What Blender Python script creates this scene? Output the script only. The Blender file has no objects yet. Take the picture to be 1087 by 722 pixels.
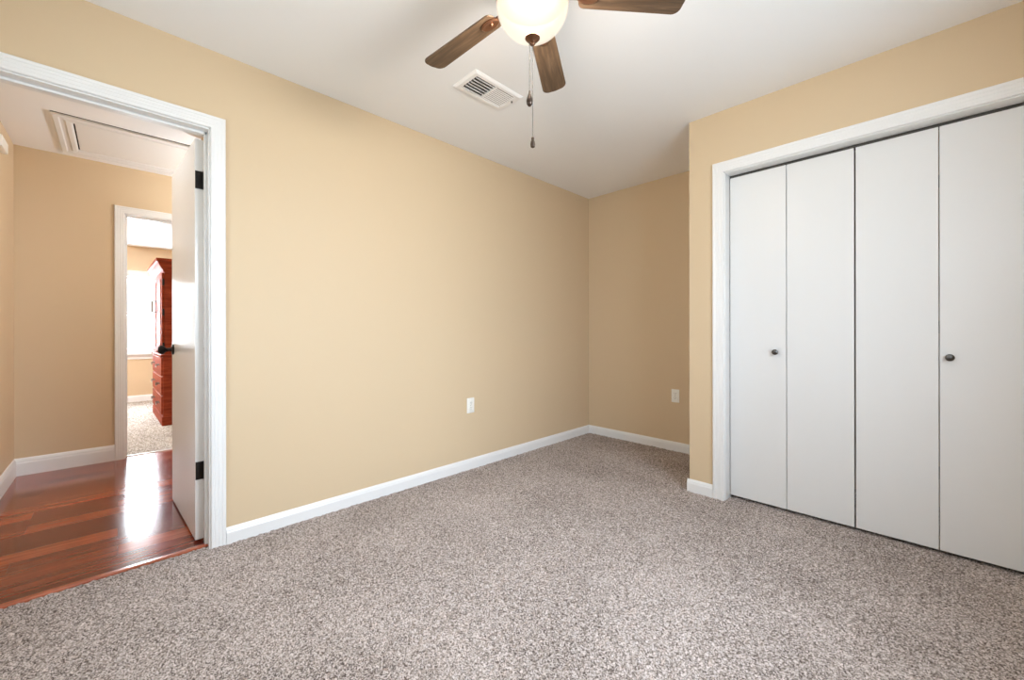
import bpy, bmesh, math, random
import numpy as np
from mathutils import Vector, Matrix

random.seed(7)
SC = bpy.context.scene
COL = SC.collection
R = math.radians

# ------------------------------------------------------------------ camera
CAM_H, FPX, YAW, ROLL, VY = 1.0638, 426.70, R(45.542), R(0.084), -9.6126
cd = bpy.data.cameras.new('camera')
cd.sensor_width = 36.0
cd.sensor_fit = 'HORIZONTAL'
cd.lens = FPX * 36.0 / 1087.0
cd.shift_y = VY / 1087.0
cd.clip_start = 0.02
cam = bpy.data.objects.new('camera', cd)
COL.objects.link(cam)
_r = Vector((math.cos(YAW), math.sin(YAW), 0)); _f = Vector((-math.sin(YAW), math.cos(YAW), 0)); _u = Vector((0, 0, 1))
_rc = _r * math.cos(ROLL) - _u * math.sin(ROLL); _uc = _r * math.sin(ROLL) + _u * math.cos(ROLL)
M = Matrix((_rc, _uc, -_f)).transposed().to_4x4()
M.translation = (0, 0, CAM_H)
cam.matrix_world = M
SC.camera = cam

# ------------------------------------------------------------------ world, lights, exposure
W = bpy.data.worlds.new('sky'); SC.world = W; W.use_nodes = True
_nt = W.node_tree; _bg = _nt.nodes['Background']
_tc = _nt.nodes.new('ShaderNodeTexCoord'); _sp = _nt.nodes.new('ShaderNodeSeparateXYZ'); _rp = _nt.nodes.new('ShaderNodeValToRGB')
_mr = _nt.nodes.new('ShaderNodeMapRange'); _mr.inputs[1].default_value = -1; _mr.inputs[2].default_value = 1
_rp.color_ramp.elements[0].position = 0.47; _rp.color_ramp.elements[0].color = (0.44, 0.48, 0.40, 1)     # lawn below the horizon
_rp.color_ramp.elements[1].position = 0.53; _rp.color_ramp.elements[1].color = (0.80, 0.91, 1.0, 1)      # bright hazy sky
_nt.links.new(_tc.outputs['Generated'], _sp.inputs[0]); _nt.links.new(_sp.outputs['Z'], _mr.inputs[0])
_nt.links.new(_mr.outputs[0], _rp.inputs['Fac']); _nt.links.new(_rp.outputs['Color'], _bg.inputs[0])
_bg.inputs[1].default_value = 2.6
vs = SC.view_settings
vs.view_transform = 'Standard'; vs.look = 'None'; vs.gamma = 1.0; vs.use_curve_mapping = False
vs.exposure = 0.40
try:
    SC.cycles.use_denoising = True
    SC.cycles.max_bounces = 12; SC.cycles.diffuse_bounces = 8; SC.cycles.glossy_bounces = 5
    SC.cycles.transparent_max_bounces = 12
    SC.cycles.sample_clamp_indirect = 8.0
except Exception:
    pass

def area(name, loc, direction, sx, sy, power, color):
    l = bpy.data.lights.new(name, 'AREA'); l.shape = 'RECTANGLE'; l.size = sx; l.size_y = sy
    l.energy = power; l.color = color
    o = bpy.data.objects.new(name, l); COL.objects.link(o)
    o.location = loc; o.rotation_euler = Vector(direction).to_track_quat('-Z', 'Y').to_euler()
    return o
DAYLIGHT = (0.69, 0.84, 1.0)
area('daylight_bedroom_window', (0.70, 1.25, 1.45), (-1, 0.22, -0.32), 1.00, 1.20, 33, DAYLIGHT)
area('sky_beyond_window', (2.45, 1.35, 2.25), (-1, 0, -0.42), 2.2, 2.0, 225, (0.72, 0.85, 1.0))
area('fill_front_window', (-1.45, -0.80, 1.40), (0, 1, 0), 1.05, 1.20, 10, DAYLIGHT)  # fill for the alcove and closet, through the added front window
area('daylight_far_window', (-8.55, 0.20, 1.35), (1, 0, 0), 1.05, 1.10, 120, (0.80, 0.91, 1.0))
BULB_POWER, BULB_COLOR = 120.0, (1.0, 0.91, 0.81)
DISC_POWER = 6.0; BEDROOM_POWER = 58.0
HALL_POWER, HALL_COLOR = 50.0, (0.86, 0.93, 1.0)

# ------------------------------------------------------------------ materials
def lin(r, g, b):
    f = lambda c: (c / 255 / 12.92) if c / 255 <= 0.04045 else ((c / 255 + 0.055) / 1.055) ** 2.4
    return (f(r), f(g), f(b), 1)

def mat(name, col, rough=0.5, metal=0.0, spec=0.5, bump=0.0, bscale=200.0, coat=0.0):
    m = bpy.data.materials.new(name); m.use_nodes = True
    nt = m.node_tree; p = nt.nodes['Principled BSDF']
    p.inputs['Base Color'].default_value = col
    p.inputs['Roughness'].default_value = rough
    p.inputs['Metallic'].default_value = metal
    p.inputs['Specular IOR Level'].default_value = spec
    p.inputs['Coat Weight'].default_value = coat
    if bump:
        tc = nt.nodes.new('ShaderNodeTexCoord'); n = nt.nodes.new('ShaderNodeTexNoise')
        n.inputs['Scale'].default_value = bscale; n.inputs['Detail'].default_value = 3
        b = nt.nodes.new('ShaderNodeBump'); b.inputs['Strength'].default_value = bump; b.inputs['Distance'].default_value = 0.002
        nt.links.new(tc.outputs['Object'], n.inputs['Vector']); nt.links.new(n.outputs['Fac'], b.inputs['Height'])
        nt.links.new(b.outputs['Normal'], p.inputs['Normal'])
    return m

def ramp(nt, stops):
    r = nt.nodes.new('ShaderNodeValToRGB')
    e = r.color_ramp.elements
    while len(e) < len(stops): e.new(0.5)
    for i, (pos, c) in enumerate(stops):
        e[i].position = pos; e[i].color = c
    return r

def wood(name, stops, scale=(1, 1, 1), rough=0.4, nscale=6.0, coat=0.0, spec=0.5):
    m = mat(name, stops[0][1], rough, coat=coat, spec=spec)
    nt = m.node_tree; p = nt.nodes['Principled BSDF']
    tc = nt.nodes.new('ShaderNodeTexCoord'); mp = nt.nodes.new('ShaderNodeMapping')
    mp.inputs['Scale'].default_value = scale
    n = nt.nodes.new('ShaderNodeTexNoise'); n.inputs['Scale'].default_value = nscale
    n.inputs['Detail'].default_value = 6; n.inputs['Roughness'].default_value = 0.65; n.inputs['Distortion'].default_value = 0.6
    rp = ramp(nt, stops)
    nt.links.new(tc.outputs['Object'], mp.inputs['Vector']); nt.links.new(mp.outputs['Vector'], n.inputs['Vector'])
    nt.links.new(n.outputs['Fac'], rp.inputs['Fac']); nt.links.new(rp.outputs['Color'], p.inputs['Base Color'])
    return m

def carpet_mat(name, dark, mid, light, scale):
    m = mat(name, mid, 0.95, spec=0.05)
    nt = m.node_tree; p = nt.nodes['Principled BSDF']
    tc = nt.nodes.new('ShaderNodeTexCoord')
    v = nt.nodes.new('ShaderNodeTexVoronoi'); v.inputs['Scale'].default_value = scale
    v.inputs['Randomness'].default_value = 1.0
    sx = nt.nodes.new('ShaderNodeSeparateColor')
    n = nt.nodes.new('ShaderNodeTexNoise'); n.inputs['Scale'].default_value = scale * 0.55; n.inputs['Detail'].default_value = 3
    mx = nt.nodes.new('ShaderNodeMix'); mx.data_type = 'FLOAT'; mx.inputs[0].default_value = 0.45
    big = nt.nodes.new('ShaderNodeTexNoise'); big.inputs['Scale'].default_value = 2.2; big.inputs['Detail'].default_value = 2
    ad = nt.nodes.new('ShaderNodeMath'); ad.operation = 'MULTIPLY_ADD'; ad.inputs[1].default_value = 0.22
    rp = ramp(nt, [(0.22, dark), (0.50, mid), (0.80, light)])
    L = nt.links.new
    L(tc.outputs['Object'], v.inputs['Vector']); L(tc.outputs['Object'], n.inputs['Vector']); L(tc.outputs['Object'], big.inputs['Vector'])
    L(v.outputs['Color'], sx.inputs['Color']); L(sx.outputs[0], mx.inputs[2]); L(n.outputs['Fac'], mx.inputs[3])
    L(big.outputs['Fac'], ad.inputs[0]); L(mx.outputs[0], ad.inputs[2])
    sb = nt.nodes.new('ShaderNodeMath'); sb.operation = 'SUBTRACT'; sb.inputs[1].default_value = 0.11
    L(ad.outputs[0], sb.inputs[0]); L(sb.outputs[0], rp.inputs['Fac']); L(rp.outputs['Color'], p.inputs['Base Color'])
    b = nt.nodes.new('ShaderNodeBump'); b.inputs['Strength'].default_value = 0.6; b.inputs['Distance'].default_value = 0.003
    L(mx.outputs[0], b.inputs['Height']); L(b.outputs['Normal'], p.inputs['Normal'])
    return m

def plank_mat(name):
    m = mat(name, lin(120, 50, 35), 0.16, spec=0.5, coat=0.25)
    nt = m.node_tree; p = nt.nodes['Principled BSDF']; L = nt.links.new
    p.inputs['Coat Roughness'].default_value = 0.10
    tc = nt.nodes.new('ShaderNodeTexCoord'); sp = nt.nodes.new('ShaderNodeSeparateXYZ'); cb = nt.nodes.new('ShaderNodeCombineXYZ')
    L(tc.outputs['Object'], sp.inputs[0]); L(sp.outputs['Y'], cb.inputs['X']); L(sp.outputs['X'], cb.inputs['Y'])
    br = nt.nodes.new('ShaderNodeTexBrick')
    br.offset = 0.37; br.offset_frequency = 2; br.squash = 1.0
    for k, v in (('Scale', 1.0), ('Mortar Size', 0.0009), ('Mortar Smooth', 0.3), ('Bias', 0.0), ('Brick Width', 0.95), ('Row Height', 0.122)):
        br.inputs[k].default_value = v
    br.inputs['Color1'].default_value = lin(104, 39, 28); br.inputs['Color2'].default_value = lin(170, 84, 52)
    br.inputs['Mortar'].default_value = lin(48, 20, 14)
    L(cb.outputs[0], br.inputs['Vector'])
    mp = nt.nodes.new('ShaderNodeMapping'); mp.inputs['Scale'].default_value = (3.0, 45.0, 1.0); L(cb.outputs[0], mp.inputs['Vector'])
    n = nt.nodes.new('ShaderNodeTexNoise'); n.inputs['Scale'].default_value = 1.0; n.inputs['Detail'].default_value = 5; L(mp.outputs[0], n.inputs['Vector'])
    gr = ramp(nt, [(0.3, (0.55, 0.5, 0.5, 1)), (0.7, (1.15, 1.15, 1.15, 1))]); L(n.outputs['Fac'], gr.inputs['Fac'])
    mx = nt.nodes.new('ShaderNodeMix'); mx.data_type = 'RGBA'; mx.blend_type = 'MULTIPLY'; mx.inputs[0].default_value = 0.8
    L(br.outputs['Color'], mx.inputs[6]); L(gr.outputs['Color'], mx.inputs[7]); L(mx.outputs[2], p.inputs['Base Color'])
    b = nt.nodes.new('ShaderNodeBump'); b.inputs['Strength'].default_value = 0.25; b.inputs['Distance'].default_value = 0.001
    iv = nt.nodes.new('ShaderNodeMath'); iv.operation = 'SUBTRACT'; iv.inputs[0].default_value = 1.0
    L(br.outputs['Fac'], iv.inputs[1])
    m2 = nt.nodes.new('ShaderNodeMath'); m2.operation = 'MULTIPLY_ADD'; m2.inputs[1].default_value = 0.35
    L(n.outputs['Fac'], m2.inputs[0]); L(iv.outputs[0], m2.inputs[2]); L(m2.outputs[0], b.inputs['Height'])
    L(b.outputs['Normal'], p.inputs['Normal']); L(b.outputs['Normal'], p.inputs['Coat Normal'])
    return m

def glass_mat(name):
    m = bpy.data.materials.new(name); m.use_nodes = True; nt = m.node_tree; nt.nodes.clear()
    o = nt.nodes.new('ShaderNodeOutputMaterial'); t = nt.nodes.new('ShaderNodeBsdfTransparent'); g = nt.nodes.new('ShaderNodeBsdfGlossy')
    g.inputs['Roughness'].default_value = 0.02
    x = nt.nodes.new('ShaderNodeMixShader'); x.inputs[0].default_value = 0.06
    nt.links.new(t.outputs[0], x.inputs[1]); nt.links.new(g.outputs[0], x.inputs[2]); nt.links.new(x.outputs[0], o.inputs[0])
    return m

def bowl_mat(name):
    m = bpy.data.materials.new(name); m.use_nodes = True; nt = m.node_tree; nt.nodes.clear(); L = nt.links.new
    o = nt.nodes.new('ShaderNodeOutputMaterial'); e = nt.nodes.new('ShaderNodeEmission'); t = nt.nodes.new('ShaderNodeBsdfTransparent')
    g = nt.nodes.new('ShaderNodeBsdfGlossy'); g.inputs['Roughness'].default_value = 0.25
    e.inputs['Color'].default_value = (1.0, 0.90, 0.74, 1); e.inputs['Strength'].default_value = 0.86
    x = nt.nodes.new('ShaderNodeMixShader'); x.inputs[0].default_value = 0.45
    y = nt.nodes.new('ShaderNodeMixShader'); y.inputs[0].default_value = 0.05
    L(e.outputs[0], x.inputs[1]); L(t.outputs[0], x.inputs[2]); L(x.outputs[0], y.inputs[1]); L(g.outputs[0], y.inputs[2]); L(y.outputs[0], o.inputs[0])
    return m

M_WALL = mat('tan_wall_paint', lin(208, 186, 154), 0.55, spec=0.3, bump=0.15, bscale=350)
M_CEIL = mat('ceiling_paint', lin(240, 240, 240), 0.8, spec=0.2, bump=0.1, bscale=250)
M_TRIM = mat('white_trim_paint', lin(229, 229, 228), 0.32, spec=0.5)
M_DOOR = mat('white_door_paint', lin(232, 230, 226), 0.24, spec=0.55, bump=0.12, bscale=30)
M_BIFOLD = mat('bifold_paint', lin(222, 222, 221), 0.40, spec=0.45, bump=0.05, bscale=60)
M_CARPET = carpet_mat('speckled_carpet', lin(82, 70, 65), lin(163, 152, 144), lin(218, 206, 201), 270)
M_CARPET2 = carpet_mat('grey_carpet', lin(110, 102, 94), lin(170, 160, 150), lin(220, 212, 204), 150)
M_PLANK = plank_mat('red_hardwood_planks')
M_STRIP = wood('hardwood_strip', [(0.3, lin(132, 62, 42)), (0.7, lin(176, 100, 70))], (30, 2, 1), 0.22, 3.0, coat=0.2)
M_BLACK = mat('black_hardware', lin(34, 30, 28), 0.42, metal=0.6)
M_DARK = mat('dark_void', lin(20, 18, 17), 0.9)
M_BRONZE = mat('oiled_bronze', lin(120, 84, 62), 0.35, metal=0.85)
M_KNOB = mat('pewter_knob', lin(92, 90, 88), 0.28, metal=0.9)
M_STEEL = mat('chain_metal', lin(128, 123, 117), 0.35, metal=0.9)
M_PLASTIC = mat('white_plastic', lin(238, 236, 228), 0.35)
M_SLOT = mat('socket_slot', lin(70, 66, 62), 0.6)
M_VOID = mat('vent_void', lin(70, 62, 57), 0.9)
M_PENDANT = mat('dark_bronze', lin(84, 70, 60), 0.35, metal=0.7)
M_VENT = mat('vent_enamel', lin(240, 238, 236), 0.4)
M_BLADE = wood('walnut_blade', [(0.25, lin(50, 38, 28)), (0.5, lin(88, 68, 50)), (0.75, lin(118, 95, 73))], (2.0, 26, 4), 0.45, 2.2)
M_CHERRY = wood('cherry_wood', [(0.25, lin(104, 42, 28)), (0.5, lin(138, 60, 40)), (0.8, lin(164, 80, 54))], (2, 2, 14), 0.55, 2.0, spec=0.06)
M_GLASS = glass_mat('window_glass')
M_BOWL = bowl_mat('frosted_bowl_glass')

# ------------------------------------------------------------------ mesh helpers
def link(name, bm, material, parent=None, smooth=False, loc=None):
    me = bpy.data.meshes.new(name)
    bmesh.ops.recalc_face_normals(bm, faces=bm.faces)
    bm.to_mesh(me); bm.free()
    me.materials.append(material)
    if smooth:
        me.polygons.foreach_set('use_smooth', [True] * len(me.polygons))
        try: me.set_sharp_from_angle(angle=R(38))
        except Exception: pass
    o = bpy.data.objects.new(name, me); COL.objects.link(o)
    if parent is not None: o.parent = parent
    if loc is not None: o.location = loc
    return o

def bx(bm, x0, x1, y0, y1, z0, z1, bevel=0.0, mtx=None, seg=2):
    g = bmesh.ops.create_cube(bm, size=1.0)
    v = g['verts']
    for q in v:
        q.co = Vector(((x0 + x1) / 2 + q.co.x * (x1 - x0), (y0 + y1) / 2 + q.co.y * (y1 - y0), (z0 + z1) / 2 + q.co.z * (z1 - z0)))
    if bevel:
        es = list({e for q in v for e in q.link_edges})
        r = bmesh.ops.bevel(bm, geom=es, offset=bevel, segments=seg, affect='EDGES', profile=0.5)
        v = [q for q in r['verts']] 
        v = list({q for f in r['faces'] for q in f.verts} | {q for q in v if q.is_valid})
    if mtx is not None:
        bmesh.ops.transform(bm, matrix=mtx, verts=[q for q in v if q.is_valid])
    return v

def box(name, x0, x1, y0, y1, z0, z1, material, parent=None, bevel=0.0, smooth=False):
    bm = bmesh.new(); bx(bm, x0, x1, y0, y1, z0, z1, bevel)
    return link(name, bm, material, parent, smooth)

def boxes(name, rows, material, parent=None, bevel=0.0):
    bm = bmesh.new()
    for r in rows: bx(bm, *r, bevel=bevel)
    return link(name, bm, material, parent)

def lathe(bm, prof, mtx=None, n=32, cap=True):
    """prof: list of (radius, z) revolved about local Z."""
    rings = []
    for r, z in prof:
        if r < 1e-6:
            rings.append([bm.verts.new((0, 0, z))])
        else:
            rings.append([bm.verts.new((r * math.cos(2 * math.pi * i / n), r * math.sin(2 * math.pi * i / n), z)) for i in range(n)])
    for a, b in zip(rings, rings[1:]):
        if len(a) == 1 and len(b) == 1: continue
        for i in range(n):
            j = (i + 1) % n
            if len(a) == 1: bm.faces.new((a[0], b[i], b[j]))
            elif len(b) == 1: bm.faces.new((a[i], b[0], a[j]))
            else: bm.faces.new((a[i], b[i], b[j], a[j]))
    if cap:
        for ring in (rings[0], rings[-1]):
            if len(ring) > 2:
                try: bm.faces.new(ring)
                except ValueError: pass
    vs_ = [v for ring in rings for v in ring]
    if mtx is not None: bmesh.ops.transform(bm, matrix=mtx, verts=vs_)
    return vs_

def axis_mtx(origin, direction):
    q = Vector((0, 0, 1)).rotation_difference(Vector(direction).normalized())
    return Matrix.Translation(origin) @ q.to_matrix().to_4x4()

def tube(bm, pts, r, n=10):
    pts = [Vector(p) for p in pts]
    rings = []
    for i, p in enumerate(pts):
        d = (pts[min(i + 1, len(pts) - 1)] - pts[max(i - 1, 0)]).normalized()
        a = d.orthogonal().normalized() if i == 0 else (prev - d * prev.dot(d)).normalized()
        prev = a; b = d.cross(a)
        rings.append([bm.verts.new(p + r * (a * math.cos(2 * math.pi * k / n) + b * math.sin(2 * math.pi * k / n))) for k in range(n)])
    for a, b in zip(rings, rings[1:]):
        for k in range(n):
            bm.faces.new((a[k], a[(k + 1) % n], b[(k + 1) % n], b[k]))
    bm.faces.new(rings[0]); bm.faces.new(rings[-1])

def sweep(bm, rows, closed_profile=True):
    """rows: list of stations, each the list of profile points in world space."""
    vr = [[bm.verts.new(p) for p in row] for row in rows]
    n = len(vr[0])
    for a, b in zip(vr, vr[1:]):
        for k in range(n):
            bm.faces.new((a[k], a[(k + 1) % n], b[(k + 1) % n], b[k]))
    bm.faces.new(vr[0]); bm.faces.new(vr[-1])

CASING = [(0, 0), (0, .010), (.003, .0135), (.012, .0138), (.015, .0125), (.018, .0139), (.027, .0142), (.030, .0129), (.033, .0143),
          (.042, .0146), (.045, .0133), (.048, .0152), (.057, .0158), (.061, .014), (.0625, .010), (.0625, 0)]
def casing(name, origin, sdir, tdir, s0, s1, ztop, w, material, z0=0.0, zbot=None):
    """moulded casing round an opening: inner edges s0, s1, ztop (and zbot for a window)."""
    o, sd, td = Vector(origin), Vector(sdir), Vector(tdir)
    k = w / 0.0625
    P = lambda s, z, t: o + sd * s + Vector((0, 0, z)) + td * t
    bm = bmesh.new()
    rows = []
    pr = [(a * k, t) for a, t in CASING]
    if zbot is None:
        rows.append([P(s0 - a, z0, t) for a, t in pr]); rows.append([P(s0 - a, ztop + a, t) for a, t in pr])
        rows.append([P(s1 + a, ztop + a, t) for a, t in pr]); rows.append([P(s1 + a, z0, t) for a, t in pr])
        sweep(bm, rows)
    else:
        rows = [[P(s0 - a, zbot - a, t) for a, t in pr], [P(s0 - a, ztop + a, t) for a, t in pr],
                [P(s1 + a, ztop + a, t) for a, t in pr], [P(s1 + a, zbot - a, t) for a, t in pr]]
        vr = [[bm.verts.new(p) for p in row] for row in rows]
        n = len(pr)
        for i in range(4):
            a, b = vr[i], vr[(i + 1) % 4]
            for q in range(n): bm.faces.new((a[q], a[(q + 1) % n], b[(q + 1) % n], b[q]))
    return link(name, bm, material)

def baseboard(name, runs, h, material):
    """runs: (x0,y0,x1,y1,nx,ny) - wall line and its room-side normal."""
    bm = bmesh.new()
    th = .013
    pr = [(0, 0), (th, 0), (th, h * .70), (th * .80, h * .78), (th * .80, h * .84), (th * .45, h * .95), (th * .2, h), (0, h)]
    for x0, y0, x1, y1, nx, ny in runs:
        rows = [[Vector((x + nx * t, y + ny * t, z)) for t, z in pr] for x, y in ((x0, y0), (x1, y1))]
        sweep(bm, rows)
    return link(name, bm, material)

def tag(o, label=None, cat=None, group=None, kind=None):
    if label: o['label'] = label
    if cat: o['category'] = cat
    if group: o['group'] = group
    if kind: o['kind'] = kind
    return o
def S(o, label, cat): return tag(o, label, cat, kind='structure')
def empty(name, loc, rz=0.0, parent=None):
    o = bpy.data.objects.new(name, None); COL.objects.link(o)
    o.empty_display_size = 0.05
    o.location = loc; o.rotation_euler = (0, 0, rz)
    if parent: o.parent = parent
    return o

# ------------------------------------------------------------------ the setting: dimensions
XA, XR = -2.433, 0.52            # left wall / right wall of the bedroom
YB, YF = 3.510, -0.62            # back wall / wall behind the camera
YC, XC = 2.7025, -1.077          # closet front and its corner
YD = 2.780                       # closet door faces
CH = 2.44
T = 0.115
XAH = XA - T                     # hall side of the left wall
XF = -4.668                      # hall far wall
XFB = XF - T                     # its bedroom side
YS = -0.544                      # hall side wall
YH = 0.430                       # hall wall behind the open door
XH = -3.50
XW, CH2 = -8.30, 2.35            # far bedroom window wall, its ceiling
D0, D1, DZ = -0.449, 0.336, 2.067   # rough opening, bedroom door
F0, F1, FZ = 0.030, 0.815, 2.060    # rough opening, far bedroom door
C0, C1, CZ = -0.856, 0.363, 2.045   # closet opening
WY0, WY1, WZ0, WZ1 = 0.72, 1.76, 0.80, 2.05   # window in the right wall
V0, V1, VZ0, VZ1 = -0.35, 0.78, 0.74, 1.92    # far bedroom window

# walls
S(boxes('wall_left', [(XAH, XA, YF - T, D0, 0, CH), (XAH, XA, D1, YB + T, 0, CH), (XAH, XA, D0, D1, DZ, CH)], M_WALL),
  'long tan wall left of the carpet with the open doorway in it', 'wall')
S(box('wall_back', XA, XR + T, YB, YB + T, 0, CH, M_WALL), 'tan wall at the back of the alcove beside the closet', 'wall')
S(boxes('wall_closet', [(XC, C0 - .018, YC, YC + T, 0, CH), (C1 + .018, XR, YC, YC + T, 0, CH), (C0 - .018, C1 + .018, YC, YC + T, CZ + .018, CH), (XC, XC + T, YC + T, YB, 0, CH)], M_WALL),
  'tan wall around the closet doors', 'wall')
S(boxes('wall_right', [(XR, XR + T, YF - T, WY0, 0, CH), (XR, XR + T, WY1, YB, 0, CH), (XR, XR + T, WY0, WY1, 0, WZ0), (XR, XR + T, WY0, WY1, WZ1, CH)], M_WALL),
  'tan wall with the daylight window, right of the camera', 'wall')
U0, U1, UZ0, UZ1 = -2.02, -.88, .82, 2.02  # opening for the added window behind the camera
S(boxes('wall_front', [(XA, U0, YF - T, YF, 0, CH), (U1, XR, YF - T, YF, 0, CH), (U0, U1, YF - T, YF, 0, UZ0), (U0, U1, YF - T, YF, UZ1, CH)], M_WALL), 'tan wall behind the camera', 'wall')
S(boxes('wall_hall_far', [(XFB, XF, -1.3, F0, 0, CH), (XFB, XF, F1, 2.6, 0, CH), (XFB, XF, F0, F1, FZ, CH)], M_WALL),
  'orange-tan hall wall with the doorway to the far bedroom', 'wall')
S(box('wall_hall_side', XF, XAH, YS - T, YS, 0, CH, M_WALL), 'tan hall wall at the left edge carrying the small white box', 'wall')
S(boxes('wall_hall_near', [(XH - T, XH, YH, 2.6, 0, CH), (XH, -3.42, YH, YH + T, 0, CH), (-2.72, XAH, YH, YH + T, 0, CH), (-3.42, -2.72, YH, YH + T, 2.06, CH)], M_WALL),
  'tan hall wall behind the open white door', 'wall')
S(box('wall_hall_end', XF, XH, 2.6, 2.6 + T, 0, CH, M_WALL), 'tan wall closing the far end of the hall', 'wall')
S(boxes('wall_bedroom_window', [(XW - T, XW, -1.3, V0, 0, CH), (XW - T, XW, V1, 2.6, 0, CH), (XW - T, XW, V0, V1, 0, VZ0), (XW - T, XW, V0, V1, VZ1, CH)], M_WALL),
  'pale tan far bedroom wall with the bright window', 'wall')
S(boxes('wall_bedroom_sides', [(XW, XFB, -1.3 - T, -1.3, 0, CH), (XW, XFB, 2.6, 2.6 + T, 0, CH)], M_WALL),
  'tan side walls of the far bedroom', 'wall')
# ceilings
S(box('ceiling', XA - 0.001, XR, YF, YB, CH, CH + .1, M_CEIL), 'white ceiling above the carpeted bedroom', 'ceiling')
S(boxes('ceiling_hall', [(XF, XAH, YS, YH, CH, CH + .1), (XF, XH, YH, 2.6, CH, CH + .1)], M_CEIL), 'white hall ceiling holding the attic hatch', 'ceiling')
S(box('ceiling_bedroom', XW, XFB, -1.3, 2.6, CH2, CH + .1, M_CEIL), 'white ceiling of the far bedroom', 'ceiling')
# floors
def carpet(name, x0, x1, y0, y1, step, base, amp, seed, material):
    rng = np.random.default_rng(seed)
    nx, ny = int(round((x1 - x0) / step)) + 1, int(round((y1 - y0) / step)) + 1
    xs, ys = np.linspace(x0, x1, nx), np.linspace(y0, y1, ny)
    h = rng.normal(0, 1, (ny, nx))
    h = (h + 0.6 * np.roll(h, 1, 0) + 0.6 * np.roll(h, 1, 1) + 0.3 * np.roll(np.roll(h, 1, 0), 1, 1)) / 1.35
    z = base + amp * np.clip(h, -2.2, 2.2)
    X, Y = np.meshgrid(xs, ys)
    X = X + rng.uniform(-.3, .3, X.shape) * step; Y = Y + rng.uniform(-.3, .3, X.shape) * step
    co = np.stack([X, Y, z], -1).reshape(-1, 3).astype(np.float32)
    i = np.arange(ny * nx).reshape(ny, nx)
    q = np.stack([i[:-1, :-1], i[:-1, 1:], i[1:, 1:], i[1:, :-1]], -1).reshape(-1, 4).astype(np.int32)
    me = bpy.data.meshes.new(name)
    me.vertices.add(len(co)); me.vertices.foreach_set('co', co.ravel())
    me.loops.add(q.size); me.loops.foreach_set('vertex_index', q.ravel())
    me.polygons.add(len(q)); me.polygons.foreach_set('loop_start', np.arange(0, q.size, 4, dtype=np.int32))
    me.update(calc_edges=True); me.validate()
    me.polygons.foreach_set('use_smooth', np.ones(len(q), bool))
    me.materials.append(material)
    o = bpy.data.objects.new(name, me); COL.objects.link(o)
    return o
S(carpet('floor', XA - .034, XR, YF, YB, .0055, .004, .0020, 3, M_CARPET), 'speckled grey-brown carpet of the bedroom', 'carpet')
S(box('floor_hall', XFB + .06, XA - .075, YS, 2.6, -.05, 0.0, M_PLANK), 'glossy red-brown hardwood plank floor of the hall', 'floor')
S(carpet('floor_bedroom', XW, XFB + .045, -1.3, 2.6, .012, .004, .0025, 5, M_CARPET2), 'pale grey carpet in the far bedroom', 'carpet')
S(box('floor_base', XW - T, XR + T, -1.5, YB + T, -.16, -.06, M_DARK), 'subfloor below the rooms', 'floor')
bm = bmesh.new(); sweep(bm, [[Vector((XA - .075 + a, y, z)) for a, z in ((-.002, -.02), (-.002, .001), (.008, .009), (.014, .011), (.034, .012), (.044, .008), (.044, -.02))] for y in (D0 + .018, D1 - .018)])
S(link('trim_threshold', bm, M_STRIP), 'reddish wood strip between carpet and hall planks', 'threshold')
S(box('trim_far_threshold', XFB + .043, XFB + .062, F0 + .018, F1 - .018, -.02, .008, M_TRIM, bevel=.003), 'pale strip between hall planks and far bedroom carpet', 'threshold')

# baseboards
BH, BHH = .084, .128
S(baseboard('baseboard_left', [(XA, .386, XA, YB, 1, 0), (XA, YF, XA, -.499, 1, 0)], BH, M_TRIM), 'white baseboard along the long tan wall', 'baseboard')
S(baseboard('baseboard_back', [(XA, YB, XC, YB, 0, -1)], BH, M_TRIM), 'white baseboard at the back of the alcove', 'baseboard')
S(baseboard('baseboard_closet', [(XC - .013, YC, -.929, YC, 0, -1), (XC, YC, XC, YB, -1, 0), (.434, YC, XR, YC, 0, -1)], BH, M_TRIM), 'short white baseboard left of the closet doors', 'baseboard')
S(baseboard('baseboard_right', [(XR, YF, XR, YC, -1, 0)], BH, M_TRIM), 'white baseboard under the window right of the camera', 'baseboard')
S(baseboard('baseboard_front', [(XA, YF, XR, YF, 0, 1)], BH, M_TRIM), 'white baseboard behind the camera', 'baseboard')
S(baseboard('baseboard_hall_far', [(XF, YS, XF, -.018, 1, 0), (XF, .863, XF, 2.6, 1, 0)], BHH, M_TRIM), 'tall white baseboard on the hall wall left of the far doorway', 'baseboard')
S(baseboard('baseboard_hall_side', [(XF, YS, XAH, YS, 0, 1)], BHH, M_TRIM), 'tall white baseboard at the left edge of the hall', 'baseboard')
S(baseboard('baseboard_hall_near', [(XH - T, YH, XH - T, 2.6, -1, 0), (XH, YH, -3.49, YH, 0, -1), (-2.65, YH, XAH, YH, 0, -1)], BHH, M_TRIM), 'white baseboard behind the open door', 'baseboard')
S(baseboard('baseboard_bedroom', [(XW, -1.3, XW, 2.6, 1, 0), (XFB, -1.3, XFB, -.018, -1, 0)], .10, M_TRIM), 'white baseboard below the far bedroom window', 'baseboard')

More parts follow.
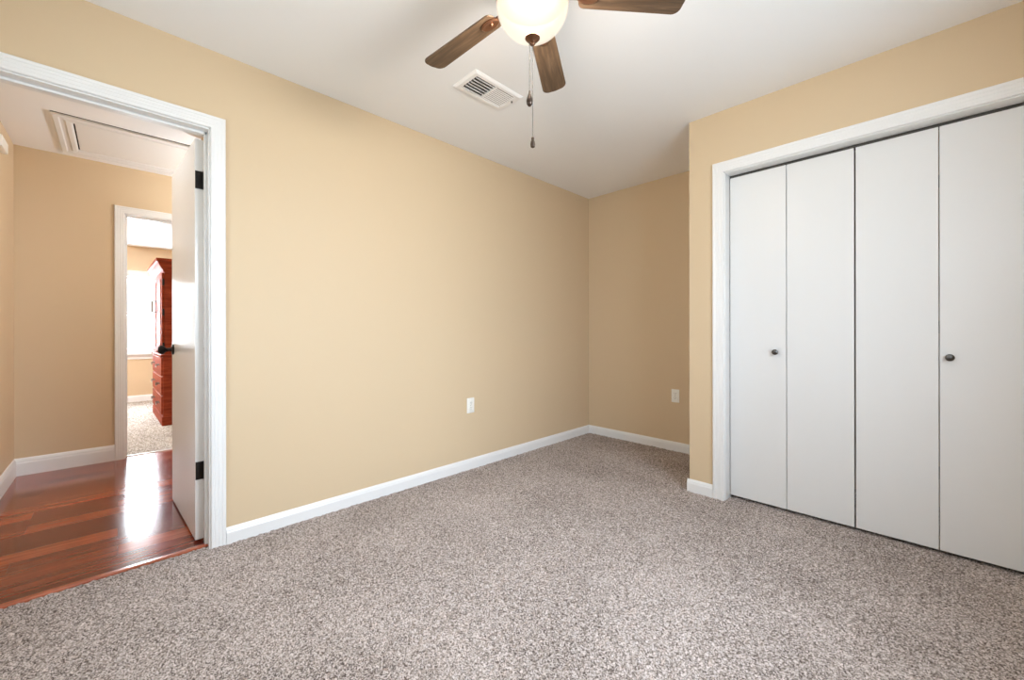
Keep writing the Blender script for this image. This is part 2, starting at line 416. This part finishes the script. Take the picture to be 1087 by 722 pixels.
# door casings and jambs
def jamb(name, axis, a0, a1, b0, b1, ztop, stop=None):
    """lining of an opening; the wall runs along 'axis' ('y' or 'x'), a = wall thickness range, b = opening range."""
    th = .018
    rows = [(a0, a1, b0, b0 + th, 0, ztop), (a0, a1, b1 - th, b1, 0, ztop), (a0, a1, b0, b1, ztop - th, ztop)]
    if stop:
        s0, s1 = stop; sp = .011
        rows += [(s0, s1, b0 + th, b0 + th + sp, 0, ztop - th), (s0, s1, b1 - th - sp, b1 - th, 0, ztop - th), (s0, s1, b0 + th, b1 - th, ztop - th - sp, ztop - th)]
    if axis == 'x': rows = [(r[2], r[3], r[0], r[1], r[4], r[5]) for r in rows]
    return boxes(name, rows, M_TRIM, bevel=.0015)
S(jamb('trim_1', 'y', XAH, XA, D0, D1, DZ, (XAH + .036, XAH + .068)), 'white jamb inside the bedroom doorway', 'door frame')
S(casing('trim_2', (XA, 0, 0), (0, 1, 0), (1, 0, 0), D0 + .012, D1 - .012, DZ - .012, .061, M_TRIM), 'white moulded casing around the open bedroom doorway', 'door casing')
S(casing('trim_3', (XAH, 0, 0), (0, 1, 0), (-1, 0, 0), D0 + .012, D1 - .012, DZ - .012, .061, M_TRIM), 'white casing on the hall side of the bedroom doorway', 'door casing')
S(jamb('trim_4', 'y', XFB, XF, F0, F1, FZ, (XFB + .04, XFB + .07)), 'white jamb of the far bedroom doorway', 'door frame')
S(casing('trim_5', (XF, 0, 0), (0, 1, 0), (1, 0, 0), F0 + .012, F1 - .012, FZ - .012, .060, M_TRIM), 'white moulded casing around the far bedroom doorway in the hall', 'door casing')
S(jamb('trim_6', 'x', YC, YC + T, C0 - .018, C1 + .018, CZ + .018), 'white jamb behind the closet casing', 'door frame')
S(casing('trim_7', (0, YC, 0), (1, 0, 0), (0, -1, 0), C0 - .006, C1 + .006, CZ + .005, .067, M_TRIM), 'white moulded casing around the closet doors', 'door casing')
S(jamb('trim_8', 'x', YH, YH + T, -3.42, -2.72, 2.06), 'white jamb of the hall closet door', 'door frame')
S(casing('trim_9', (0, YH, 0), (1, 0, 0), (0, -1, 0), -3.408, -2.732, 2.048, .061, M_TRIM), 'white casing of the hall closet door behind the open door', 'door casing')

# ------------------------------------------------------------------ doors
KN = [(0, 0), (.032, 0), (.032, .004), (.028, .008), (.014, .010), (.0115, .016), (.0115, .034), (.017, .040), (.025, .048), (.0275, .056), (.026, .064), (.018, .071), (.008, .074), (0, .074)]
def knob_on(parent, origin, direction, prof=KN, material=None, name='door_knob', label=None):
    bm = bmesh.new(); lathe(bm, prof, axis_mtx(origin, direction), 28, cap=False)
    k = link(name, bm, material or M_BLACK, parent, smooth=True)
    if label: k['label'] = label
    return k

# open bedroom door: local x runs from the hinge to the latch edge, local y is its thickness
door = empty('door_1', (-2.558, .313, 0), R(180 + 2.6))
S(door, 'open white slab door standing in the hall beside the doorway', 'door')
bm = bmesh.new(); bx(bm, .003, .742, 0, .035, .012, 2.036, .0018)
link('door_panel', bm, M_DOOR, door)
knob_on(door, (.682, .035, .952), (0, 1, 0), label='black door knob')
knob_on(door, (.682, 0, .952), (0, -1, 0), label='black door knob')
bm = bmesh.new(); bx(bm, .7415, .7435, .005, .030, .92, .985, .0008); link('latch_plate', bm, M_BLACK, door)
for hz in (.36, 1.83):
    bm = bmesh.new()
    bx(bm, .0005, .0035, .004, .034, hz - .045, hz + .045, .001)
    for k in range(5):
        lathe(bm, [(.0062, 0), (.0062, .0168)], Matrix.Translation((-.004, -.004, hz - .045 + .018 * k)), 14)
    lathe(bm, [(0, 0), (.004, 0), (.0055, .004), (.003, .008), (0, .009)], Matrix.Translation((-.004, -.004, hz + .045)), 14, cap=False)
    bx(bm, -.0035, .003, -.004, .004, hz - .045, hz + .045)
    hg = link('hinge', bm, M_BLACK, door, smooth=True); hg['label'] = 'black butt hinge'
    for q in (-.028, 0, .028):
        bm = bmesh.new(); lathe(bm, [(0, .0014), (.003, .001), (.0035, 0)], axis_mtx((.0005, .019 + (.006 if q == 0 else -.004), hz + q), (-1, 0, 0)), 10, cap=False)
        link('screw', bm, M_BLACK, hg, smooth=True)

# closet door in the hall, glimpsed behind the open door
d2 = empty('door_2', (-3.07, YH, 0))
S(d2, 'white hall closet door glimpsed through the gap behind the open door', 'door')
box('door_panel', -.33, .33, .012, .045, .012, 2.038, M_DOOR, d2, .002)
knob_on(d2, (-.245, .012, .945), (0, -1, 0), label='black door knob')

# bifold closet doors: two pairs of flat panels
PW = (C1 - C0) / 4
KB = [(0, 0), (.009, 0), (.009, .003), (.0055, .006), (.0055, .012), (.012, .018), (.0165, .024), (.0155, .030), (.010, .034), (0, .0355)]
for n, (i0, kx) in enumerate(((0, -.604), (2, .0915))):
    x0 = C0 + i0 * PW
    d = empty('door_%d' % (3 + n), (x0 + PW, YD, 0))
    S(d, ('white bifold closet door nearest the alcove, left pair of flat panels', 'white bifold closet door at the right edge, right pair of flat panels')[n], 'closet door')
    for k in (0, 1):
        a, b = (-PW + .003, -.0015) if k == 0 else (.0015, PW - .0035)
        bm = bmesh.new(); bx(bm, a, b, 0, .030, .022, 2.030, .0022)
        link('door_panel', bm, M_BIFOLD, d)
    knob_on(d, (kx - (x0 + PW), 0, .937), (0, -1, 0), KB, M_KNOB, 'knob', 'small round pewter knob')
    for hz in (.35, 1.05, 1.75):
        bm = bmesh.new(); lathe(bm, [(.004, 0), (.004, .06)], Matrix.Translation((0, .034, hz)), 12)
        link('hinge', bm, M_STEEL, d, smooth=True)
    bm = bmesh.new(); lathe(bm, [(.004, 0), (.004, .020)], Matrix.Translation((-PW + .03 if n == 0 else PW - .03, .015, 2.028)), 12)
    link('pivot_pin', bm, M_STEEL, d, smooth=True)
boxes('closet_track', [(C0 + .002, C1 - .002, YD + .004, YD + .007, CZ - .022, CZ), (C0 + .002, C1 - .002, YD + .024, YD + .027, CZ - .022, CZ), (C0 + .002, C1 - .002, YD + .004, YD + .027, CZ - .003, CZ)], M_SLOT)
S(bpy.data.objects['closet_track'], 'dark metal track above the closet doors', 'track')
bpy.data.objects['closet_track'].name = 'trim_10'

# ------------------------------------------------------------------ windows
def window(name, label, x_in, sgn, y0, y1, z0, z1, nvert, front=False):
    """double-hung window in a wall of constant x; sgn = room-side normal. nvert = side-by-side units."""
    w = empty(name, ((y0 + y1) / 2, x_in, z0) if front else (x_in, (y0 + y1) / 2, z0), R(90) if front else 0); S(w, label, 'window')
    cy = (y0 + y1) / 2
    X = lambda d: -sgn * d     # d metres into the wall
    def bb(nm, rows, m, par=w, bev=.003):
        bm = bmesh.new()
        for d0, d1, a0, a1, b0, b1 in rows:
            xa, xb = sorted((X(d0), X(d1))); bx(bm, xa, xb, a0 - cy, a1 - cy, b0 - z0, b1 - z0, bev)
        return link(nm, bm, m, par)
    f = .03
    bb('window_frame', [(0, T, y0, y0 + f, z0, z1), (0, T, y1 - f, y1, z0, z1), (0, T, y0, y1, z1 - f, z1), (0, T, y0, y1, z0, z0 + f)], M_TRIM)
    bb('window_sill', [(-.05, .05, y0 - .07, y1 + .07, z0 - .028, z0)], M_TRIM)
    bb('sill_apron', [(-.014, 0, y0 - .05, y1 + .05, z0 - .095, z0 - .029)], M_TRIM)
    uw = (y1 - y0 - 2 * f) / nvert
    for u in range(nvert):
        a0, a1 = y0 + f + u * uw, y0 + f + (u + 1) * uw
        zm = (z0 + z1) / 2
        for d, b0, b1 in ((.070, zm - .018, z1 - f), (.035, z0 + f, zm + .018)):
            s = .035
            sash = bb('sash', [(d, d + .03, a0, a0 + s, b0, b1), (d, d + .03, a1 - s, a1, b0, b1), (d, d + .03, a0 + s, a1 - s, b0, b0 + s), (d, d + .03, a0 + s, a1 - s, b1 - s, b1)], M_TRIM)
            bb('pane', [(d + .013, d + .017, a0 + s - .004, a1 - s + .004, b0 + s - .004, b1 - s + .004)], M_GLASS, sash, 0)
    return w
window('window_1', 'window in the right wall that lights the bedroom', XR, -1, WY0, WY1, WZ0, WZ1, 1)
S(casing('trim_11', (XR, 0, 0), (0, 1, 0), (-1, 0, 0), WY0, WY1, WZ1, .062, M_TRIM, z0=WZ0), 'white casing around the window right of the camera', 'window casing')
window('window_2', 'bright white window in the far bedroom seen through both doorways', XW, 1, V0, V1, VZ0, VZ1, 1)
S(casing('trim_12', (XW, 0, 0), (0, 1, 0), (1, 0, 0), V0, V1, VZ1, .062, M_TRIM, z0=VZ0), 'white casing around the far bedroom window', 'window casing')

window('window_added', 'added unseen window behind the camera, letting in fill light', YF, 1, U0, U1, UZ0, UZ1, 1, front=True)  # unseen window added to let fill light reach the alcove
S(casing('trim_13', (0, YF, 0), (1, 0, 0), (0, 1, 0), U0, U1, UZ1, .062, M_TRIM, z0=UZ0), 'white casing around the added window behind the camera', 'window casing')

# ------------------------------------------------------------------ ceiling fan
FX, FY, FZB = -.957, 1.042, 2.249
fan = empty('ceiling_fan', (FX, FY, CH))
tag(fan, 'flush ceiling fan with walnut blades and a lit white glass bowl', 'ceiling fan')
Z = lambda z: z - CH
bm = bmesh.new(); lathe(bm, [(0, 0), (.085, 0), (.088, -.012), (.080, -.030), (.070, -.038), (0, -.038)], None, 48, cap=False)
link('canopy', bm, M_BRONZE, fan, smooth=True)
bm = bmesh.new(); lathe(bm, [(0, Z(2.405)), (.075, Z(2.405)), (.108, Z(2.385)), (.118, Z(2.35)), (.118, Z(2.30)), (.108, Z(2.275)), (.085, Z(2.262)), (0, Z(2.262))], None, 48, cap=False)
link('motor_housing', bm, M_BRONZE, fan, smooth=True)
bm = bmesh.new(); lathe(bm, [(0, Z(2.262)), (.070, Z(2.262)), (.072, Z(2.245)), (.105, Z(2.236)), (.1265, Z(2.234)), (.1285, Z(2.229)), (.1265, Z(2.224)), (.060, Z(2.230)), (0, Z(2.230))], None, 48, cap=False)
link('bowl_rim', bm, M_BRONZE, fan, smooth=True)
prof = [(.1235, 2.2235), (.1262, 2.212), (.1262, 2.200), (.1235, 2.184), (.117, 2.166), (.106, 2.147), (.090, 2.129), (.070, 2.114), (.047, 2.103), (.023, 2.097), (.010, 2.0955)]
bm = bmesh.new(); lathe(bm, [(r, Z(z)) for r, z in prof] + [(r - .004 if r > .02 else r, Z(z) + .004) for r, z in reversed(prof)], None, 64, cap=False)
bowl = link('light_bowl', bm, M_BOWL, fan, smooth=True); bowl['label'] = 'lit frosted white glass bowl'
bm = bmesh.new(); lathe(bm, [(0, Z(2.102)), (.012, Z(2.102)), (.025, Z(2.0955)), (.0262, Z(2.092)), (.022, Z(2.087)), (.012, Z(2.083)), (.0085, Z(2.078)), (.0095, Z(2.072)), (.006, Z(2.067)), (0, Z(2.066))], None, 32, cap=False)
fin = link('finial', bm, M_BRONZE, fan, smooth=True); fin['label'] = 'round bronze finial cap'

# blade (shared mesh): local x radial, y across, z up, origin on the fan axis
RT, W0, W1 = .533, .093, .111
def blade_outline():
    pts = []
    rr = .030
    u0, u1 = .165, RT + .004
    hw = lambda u: (W0 + (W1 - W0) * (u - .15) / (RT - .15)) / 2
    def corner(cx, cy, r, a0, a1, k=7):
        return [(cx + r * math.cos(R(a0 + (a1 - a0) * i / k)), cy + r * math.sin(R(a0 + (a1 - a0) * i / k))) for i in range(k + 1)]
    h1 = hw(u1)
    pts += corner(u1 - rr - .004, -h1 + rr, rr, -90, -12)
    for i in range(1, 6):
        t = i / 6; pts.append((u1 + .0035 * math.sin(math.pi * t) - .0046, (-h1 + rr) * (1 - t) + (h1 - rr) * t))
    pts += corner(u1 - rr - .004, h1 - rr, rr, 12, 90)
    h0 = hw(u0)
    pts += corner(u0 + .022, h0 - .022, .022, 90, 180, 5)
    pts += corner(u0 + .022, -h0 + .022, .022, 180, 270, 5)
    return pts
bm = bmesh.new()
vb = [bm.verts.new((x, y, 0)) for x, y in blade_outline()]
f = bm.faces.new(vb)
r = bmesh.ops.extrude_face_region(bm, geom=[f])
for g in r['geom']:
    if isinstance(g, bmesh.types.BMVert): g.co.z += .006
blade0 = link('fan_blade', bm, M_BLADE, fan)
mod = blade0.modifiers.new('bevel', 'BEVEL'); mod.width = .0018; mod.segments = 2; mod.limit_method = 'ANGLE'
# blade iron: arm from the motor, with an oval ring plate under the blade
bm = bmesh.new()
nn = 28
def oval(cx, a, b, z): return [bm.verts.new((cx + a * math.cos(2 * math.pi * i / nn), b * math.sin(2 * math.pi * i / nn), z)) for i in range(nn)]
o1, o2, o3, o4 = oval(.196, .042, .027, -.0005), oval(.196, .042, .027, -.004), oval(.196, .036, .021, -.0075), oval(.196, .025, .011, -.004)
for a, b in ((o1, o2), (o2, o3), (o3, o4)):
    for i in range(nn): bm.faces.new((a[i], a[(i + 1) % nn], b[(i + 1) % nn], b[i]))
bm.faces.new(o1); bm.faces.new(o4)
lathe(bm, [(0, -.010), (.006, -.009), (.0078, -.005), (.0078, -.003)], Matrix.Translation((.192, 0, 0)), 16, cap=False)
bx(bm, .095, .165, -.013, .013, -.005, .002, .0015)
iron0 = link('blade_iron', bm, M_BRONZE, blade0, smooth=True); iron0['label'] = 'bronze oval blade bracket'
phase = 189.65
das = (-2.18, 3.18, -1.0, 0.0, 0.0); drs = (.0734, .0634, .0537, .062, .062)
for k in range(5):
    if k == 0: b, ir = blade0, iron0
    else:
        b = blade0.copy(); COL.objects.link(b); ir = iron0.copy(); COL.objects.link(ir)
        b.parent = fan; ir.parent = b
    ang = R(phase - 72 * k + das[k])
    b.matrix_local = Matrix.Translation((0, 0, FZB - CH)) @ Matrix.Rotation(ang, 4, 'Z') @ Matrix.Rotation(math.atan(drs[k]), 4, 'Y') @ Matrix.Rotation(R(-11.7), 4, 'X')

def chain(off, ztop, zbot, pend, name_label):
    ox, oy = _r.x * off, _r.y * off
    bm = bmesh.new()
    nb = int((ztop - zbot) / .0042); prof = []
    for i in range(nb):
        z = ztop - (ztop - zbot) * i / nb; s = (ztop - zbot) / nb
        prof += [(.0006, Z(z)), (.0016, Z(z - s * .3)), (.0016, Z(z - s * .7))]
    prof.append((.0006, Z(zbot)))
    lathe(bm, prof, Matrix.Translation((ox, oy, 0)), 8)
    c = link('pull_chain', bm, M_STEEL, fan, smooth=True); c['label'] = name_label
    bm = bmesh.new(); lathe(bm, [(r, Z(z)) for r, z in pend], Matrix.Translation((ox, oy, 0)), 20, cap=False)
    p = link('chain_pendant', bm, M_PENDANT, c, smooth=True); p['label'] = 'bronze drop pendant'
chain(-.0105, 2.092, 1.908, [(0, 1.910), (.0025, 1.908), (.004, 1.898), (.009, 1.883), (.0115, 1.872), (.010, 1.861), (.005, 1.854), (0, 1.852)], 'beaded pull chain with a teardrop pendant')
chain(.0005, 2.070, 1.746, [(0, 1.748), (.003, 1.746), (.0055, 1.740), (.0045, 1.734), (.0075, 1.728), (.0085, 1.718), (.007, 1.710), (0, 1.706)], 'long beaded pull chain with a small barrel pendant')
l = bpy.data.lights.new('fan_bulb', 'POINT'); l.energy = BULB_POWER; l.color = BULB_COLOR; l.shadow_soft_size = .085
lo = bpy.data.objects.new('fan_bulb', l); COL.objects.link(lo); lo.parent = fan; lo.location = (0, 0, Z(2.183))

# ------------------------------------------------------------------ ceiling air vent
vent = empty('air_vent', (-1.738, 1.5215, CH)); tag(vent, 'white metal air register set in the ceiling beyond the fan', 'air vent')
hx, hy, ix, iy = .100, .1785, .066, .142
bm = bmesh.new()
ring = lambda a, b, z: [bm.verts.new((sx * a, sy * b, z)) for sx, sy in ((-1, -1), (1, -1), (1, 1), (-1, 1))]
rs = [ring(hx, hy, 0), ring(hx, hy, -.003), ring(hx - .012, hy - .012, -.011), ring(ix + .004, iy + .004, -.011), ring(ix, iy, -.007), ring(ix, iy, -.001)]
for a, b in zip(rs, rs[1:]):
    for i in range(4): bm.faces.new((a[i], a[(i + 1) % 4], b[(i + 1) % 4], b[i]))
bx(bm, -ix, ix, -.006, .006, -.010, -.001)
link('vent_frame', bm, M_VENT, vent)
box('vent_backing', -ix, ix, -iy, iy, -.002, -.0005, M_VOID, vent)
for half, tilt, ns, hw_ in ((-1, 62, 6, .0068), (1, -4, 9, .0047)):
    ya, yb = sorted((half * .006, half * iy))
    for i in range(ns):
        cx = -ix + .0085 + i * (2 * ix - .017) / (ns - 1)
        bm = bmesh.new(); bx(bm, -hw_, hw_, ya + .0005, yb - .0005, -.0007, .0007, mtx=Matrix.Translation((cx, 0, -.0090)) @ Matrix.Rotation(R(tilt), 4, 'Y'))
        link('slat', bm, M_VENT, vent)
bm = bmesh.new(); bx(bm, .030, .038, iy + .006, iy + .012, -.022, -.010, .002); link('damper_lever', bm, M_SLOT, vent)

# ------------------------------------------------------------------ wall outlets
def outlet(loc, rz, label):
    o = empty('wall_outlet', loc, rz); tag(o, label, 'outlet', 'white duplex wall outlets')
    bm = bmesh.new(); bx(bm, -.035, .035, -.006, 0, -.0575, .0575, .003); link('cover_plate', bm, M_PLASTIC, o, smooth=True)
    for s in (-1, 1):
        bm = bmesh.new(); cz = s * .0195
        lathe(bm, [(0, .0095), (.0150, .0095), (.0168, .008), (.0168, .004)], axis_mtx((0, 0, cz), (0, -1, 0)), 24, cap=False)
        rc = link('receptacle', bm, M_PLASTIC, o, smooth=True)
        bm = bmesh.new()
        bx(bm, -.0075, -.0055, -.0100, -.009, cz - .001, cz + .008); bx(bm, .0052, .0075, -.0100, -.009, cz - .001, cz + .008)
        lathe(bm, [(0, .0100), (.0026, .0100), (.0026, .009)], axis_mtx((0, 0, cz - .0075), (0, -1, 0)), 12, cap=False)
        sl = link('socket_slots', bm, M_SLOT, rc); sl['label'] = 'dark socket slots'
    bm = bmesh.new(); lathe(bm, [(0, .0078), (.002, .0075), (.003, .006)], axis_mtx((0, 0, 0), (0, -1, 0)), 12, cap=False)
    link('screw', bm, M_STEEL, o, smooth=True)
outlet((XA, 1.937, .492), R(90), 'white duplex outlet low on the long tan wall left of the alcove')
outlet((-1.520, YB, .490), 0, 'white duplex outlet on the shaded alcove wall beside the closet corner')

# ------------------------------------------------------------------ hall things
h = empty('attic_hatch', (-4.172, 0, CH)); tag(h, 'white framed attic hatch set in the hall ceiling', 'attic hatch')
hx0, hx1, hy0, hy1 = -.374, .374, -.300, .80
bm = bmesh.new(); fw = .092
prof = [(0, 0), (0, -.012), (.008, -.016), (.030, -.016), (.036, -.011), (.056, -.011), (.062, -.016), (.084, -.016), (fw, -.010), (fw, 0)]
rows = [[Vector((cx - sx * a, cy - sy * a, z)) for a, z in prof] for cx, cy, sx, sy in ((hx0, hy0, -1, -1), (hx1, hy0, 1, -1), (hx1, hy1, 1, 1), (hx0, hy1, -1, 1))]
vr = [[bm.verts.new(p) for p in row] for row in rows]
for i in range(4):
    a, b = vr[i], vr[(i + 1) % 4]
    for q in range(len(prof) - 1): bm.faces.new((a[q], a[q + 1], b[q + 1], b[q]))
link('hatch_frame', bm, M_TRIM, h)
box('hatch_panel', hx0 + fw + .006, hx1 - fw - .006, hy0 + fw + .008, hy1 - fw - .006, -.009, -.001, M_TRIM, h, .002)
box('hatch_dark_line', hx0 + fw, hx1 - fw, hy0 + fw, hy1 - fw, -.0009, -.0003, M_DARK, h)  # dark sheet showing in the gap round the panel
box('hatch_dark_line', hx1, hx1 + .009, hy0, hy1, -.0012, -.0003, M_DARK, h)  # dark strip on the ceiling along the frame's near edge

cb = empty('door_chime', (-4.01, YS, 2.232)); tag(cb, 'small white box mounted high on the hall wall at the left edge', 'door chime')
bm = bmesh.new(); bx(bm, -.10, .10, 0, .012, -.038, .038, .003); link('back_plate', bm, M_PLASTIC, cb)
bm = bmesh.new(); bx(bm, -.094, .094, .012, .045, -.035, .035, .006); link('cover', bm, M_PLASTIC, cb, smooth=True)

hl = empty('hall_fill_light', (-3.98, 1.12, CH)); tag(hl, 'added hanging bowl fill light, unseen round the hall corner', 'ceiling light')  # unseen lamp added to brighten the hall walls and ceiling
bm = bmesh.new(); lathe(bm, [(0, 0), (.065, 0), (.065, -.012), (.05, -.024), (.012, -.030), (.010, -.50), (.02, -.51), (0, -.515)], None, 40, cap=False); link('light_base', bm, M_BRONZE, hl, smooth=True)
bm = bmesh.new(); lathe(bm, [(.150, -.500), (.153, -.506), (.148, -.520), (.135, -.555), (.110, -.590), (.075, -.615), (.035, -.628), (0, -.630)], None, 40, cap=False); link('light_shade', bm, M_BOWL, hl, smooth=True)
l = bpy.data.lights.new('hall_fill_bulb', 'POINT'); l.energy = HALL_POWER; l.color = HALL_COLOR; l.shadow_soft_size = .03
lo = bpy.data.objects.new('hall_fill_bulb', l); COL.objects.link(lo); lo.parent = hl; lo.location = (0, 0, -.53)
def fill_disc(name, loc, label, power, color, size):
    k = size / .070
    h2 = empty(name, loc); tag(h2, label, 'ceiling light')
    bm = bmesh.new(); lathe(bm, [(0, 0), (.088 * k, 0), (.090 * k, -.006), (.084 * k, -.018), (.072 * k, -.020), (.070 * k, -.012), (0, -.012)], None, 40, cap=False); link('light_rim', bm, M_PLASTIC, h2, smooth=True)
    bm = bmesh.new(); lathe(bm, [(.070 * k, -.014), (.069 * k, -.018), (0, -.019)], None, 40, cap=False); link('diffuser', bm, M_BOWL, h2, smooth=True)
    l = bpy.data.lights.new(name + '_lamp', 'AREA'); l.shape = 'DISK'; l.size = 1.85 * size; l.energy = power; l.color = color
    lo = bpy.data.objects.new(name + '_lamp', l); COL.objects.link(lo); lo.parent = h2; lo.location = (0, 0, -.021)
fill_disc('hall_fill_disc', (-3.02, -.24, CH), 'added thin round flush fill light on the hall ceiling, hidden above the doorway', DISC_POWER, HALL_COLOR, .070)  # hidden lamp added to brighten the door leaf and hall floor
fill_disc('bedroom_fill_disc', (-6.70, -.75, CH2), 'added wide round flush fill light on the far bedroom ceiling, out of view', BEDROOM_POWER, (0.90, 0.95, 1.0), .16)  # out-of-view lamp added to fill the far bedroom

# ------------------------------------------------------------------ armoire in the far bedroom
# local x along the front (0 = corner nearest the doorway, -AW = far end), local y into its depth, front faces -y
arm = empty('armoire', (-5.97, .365, 0), R(1.3)); tag(arm, 'tall cherry armoire standing in the far bedroom beside the window', 'armoire')
AW, AD, AH = 1.10, .58, 1.86
bm = bmesh.new()
bx(bm, -AW, 0, 0, AD, .10, .78, .004); bx(bm, -AW + .02, -.02, .015, AD - .01, .80, AH - .13, .004)
link('carcass', bm, M_CHERRY, arm)
bm = bmesh.new(); bx(bm, -AW - .02, .02, -.022, AD + .01, .775, .805, .008); link('waist_moulding', bm, M_CHERRY, arm)
bm = bmesh.new()
bx(bm, -AW - .01, .012, -.012, AD + .01, 0.0, .105, .008)
base = link('plinth', bm, M_CHERRY, arm)
bm = bmesh.new()
cp = [(0, 0), (.012, .012), (.014, .030), (.030, .045), (.052, .085), (.060, .110), (.075, .118), (.075, .150), (0, .150)]
zb = AH - .13
rows = [[Vector((cx + sx * a, cy + sy * a, zb + z)) for a, z in cp] for cx, cy, sx, sy in
        ((-AW + .02, AD - .01, -1, 0), (-AW + .02, .015, -1, -1), (-.02, .015, 1, -1), (-.02, AD - .01, 1, 0))]
sweep(bm, rows)
bx(bm, -AW + .021, -.021, .016, AD - .011, zb, zb + .150)
link('crown_moulding', bm, M_CHERRY, arm, smooth=True)
def bail(parent, x, y, z, wd):
    bm = bmesh.new()
    for s in (-1, 1):
        lathe(bm, [(0, 0), (.012, 0), (.012, .004), (.005, .008), (.005, .024), (.007, .028), (0, .030)], axis_mtx((x + s * wd, y, z), (0, -1, 0)), 14, cap=False)
    tube(bm, [(x + wd * math.cos(a), y - .026, z - .028 * math.sin(a)) for a in np.linspace(0, math.pi, 13)], .0035, 8)
    k = link('handle', bm, M_STEEL, parent, smooth=True); k['label'] = 'metal bail handle'
for s in (0, 1):
    x0, x1 = (-AW / 2 + .002, -.022) if s == 0 else (-AW + .022, -AW / 2 - .002)
    bm = bmesh.new(); bx(bm, x0, x1, -.010, .013, .812, AH - .135, .004)
    d = link('cabinet_door', bm, M_CHERRY, arm)
    bm = bmesh.new()
    bx(bm, x0 + .07, x1 - .07, -.016, -.008, .88, AH - .20, .005); link('raised_panel', bm, M_CHERRY, d)
    bm = bmesh.new(); hxp = (x0 + .035) if s == 0 else (x1 - .035)
    tube(bm, [(hxp, -.010, 1.30), (hxp, -.055, 1.30), (hxp, -.055, 1.43), (hxp, -.010, 1.43)], .006, 8)
    k = link('handle', bm, M_STEEL, d, smooth=True); k['label'] = 'metal bar pull'
    for hz in (.90, 1.28, 1.62):
        bm = bmesh.new(); hxx = -.016 if s == 0 else -AW + .016
        lathe(bm, [(0, -.006), (.007, 0), (.009, .006), (.009, .064), (.007, .07), (0, .076)], Matrix.Translation((hxx, .004, hz - .035)), 14, cap=False)
        k = link('hinge', bm, M_BLACK, d, smooth=True); k['label'] = 'dark barrel hinge'
for i in range(3):
    z0 = .125 + i * .218
    bm = bmesh.new(); bx(bm, -AW + .03, -.03, -.014, .012, z0, z0 + .205, .006)
    d = link('drawer', bm, M_CHERRY, arm)
    for hx_ in (-AW + .28, -.28): bail(d, hx_, -.014, z0 + .115, .045)
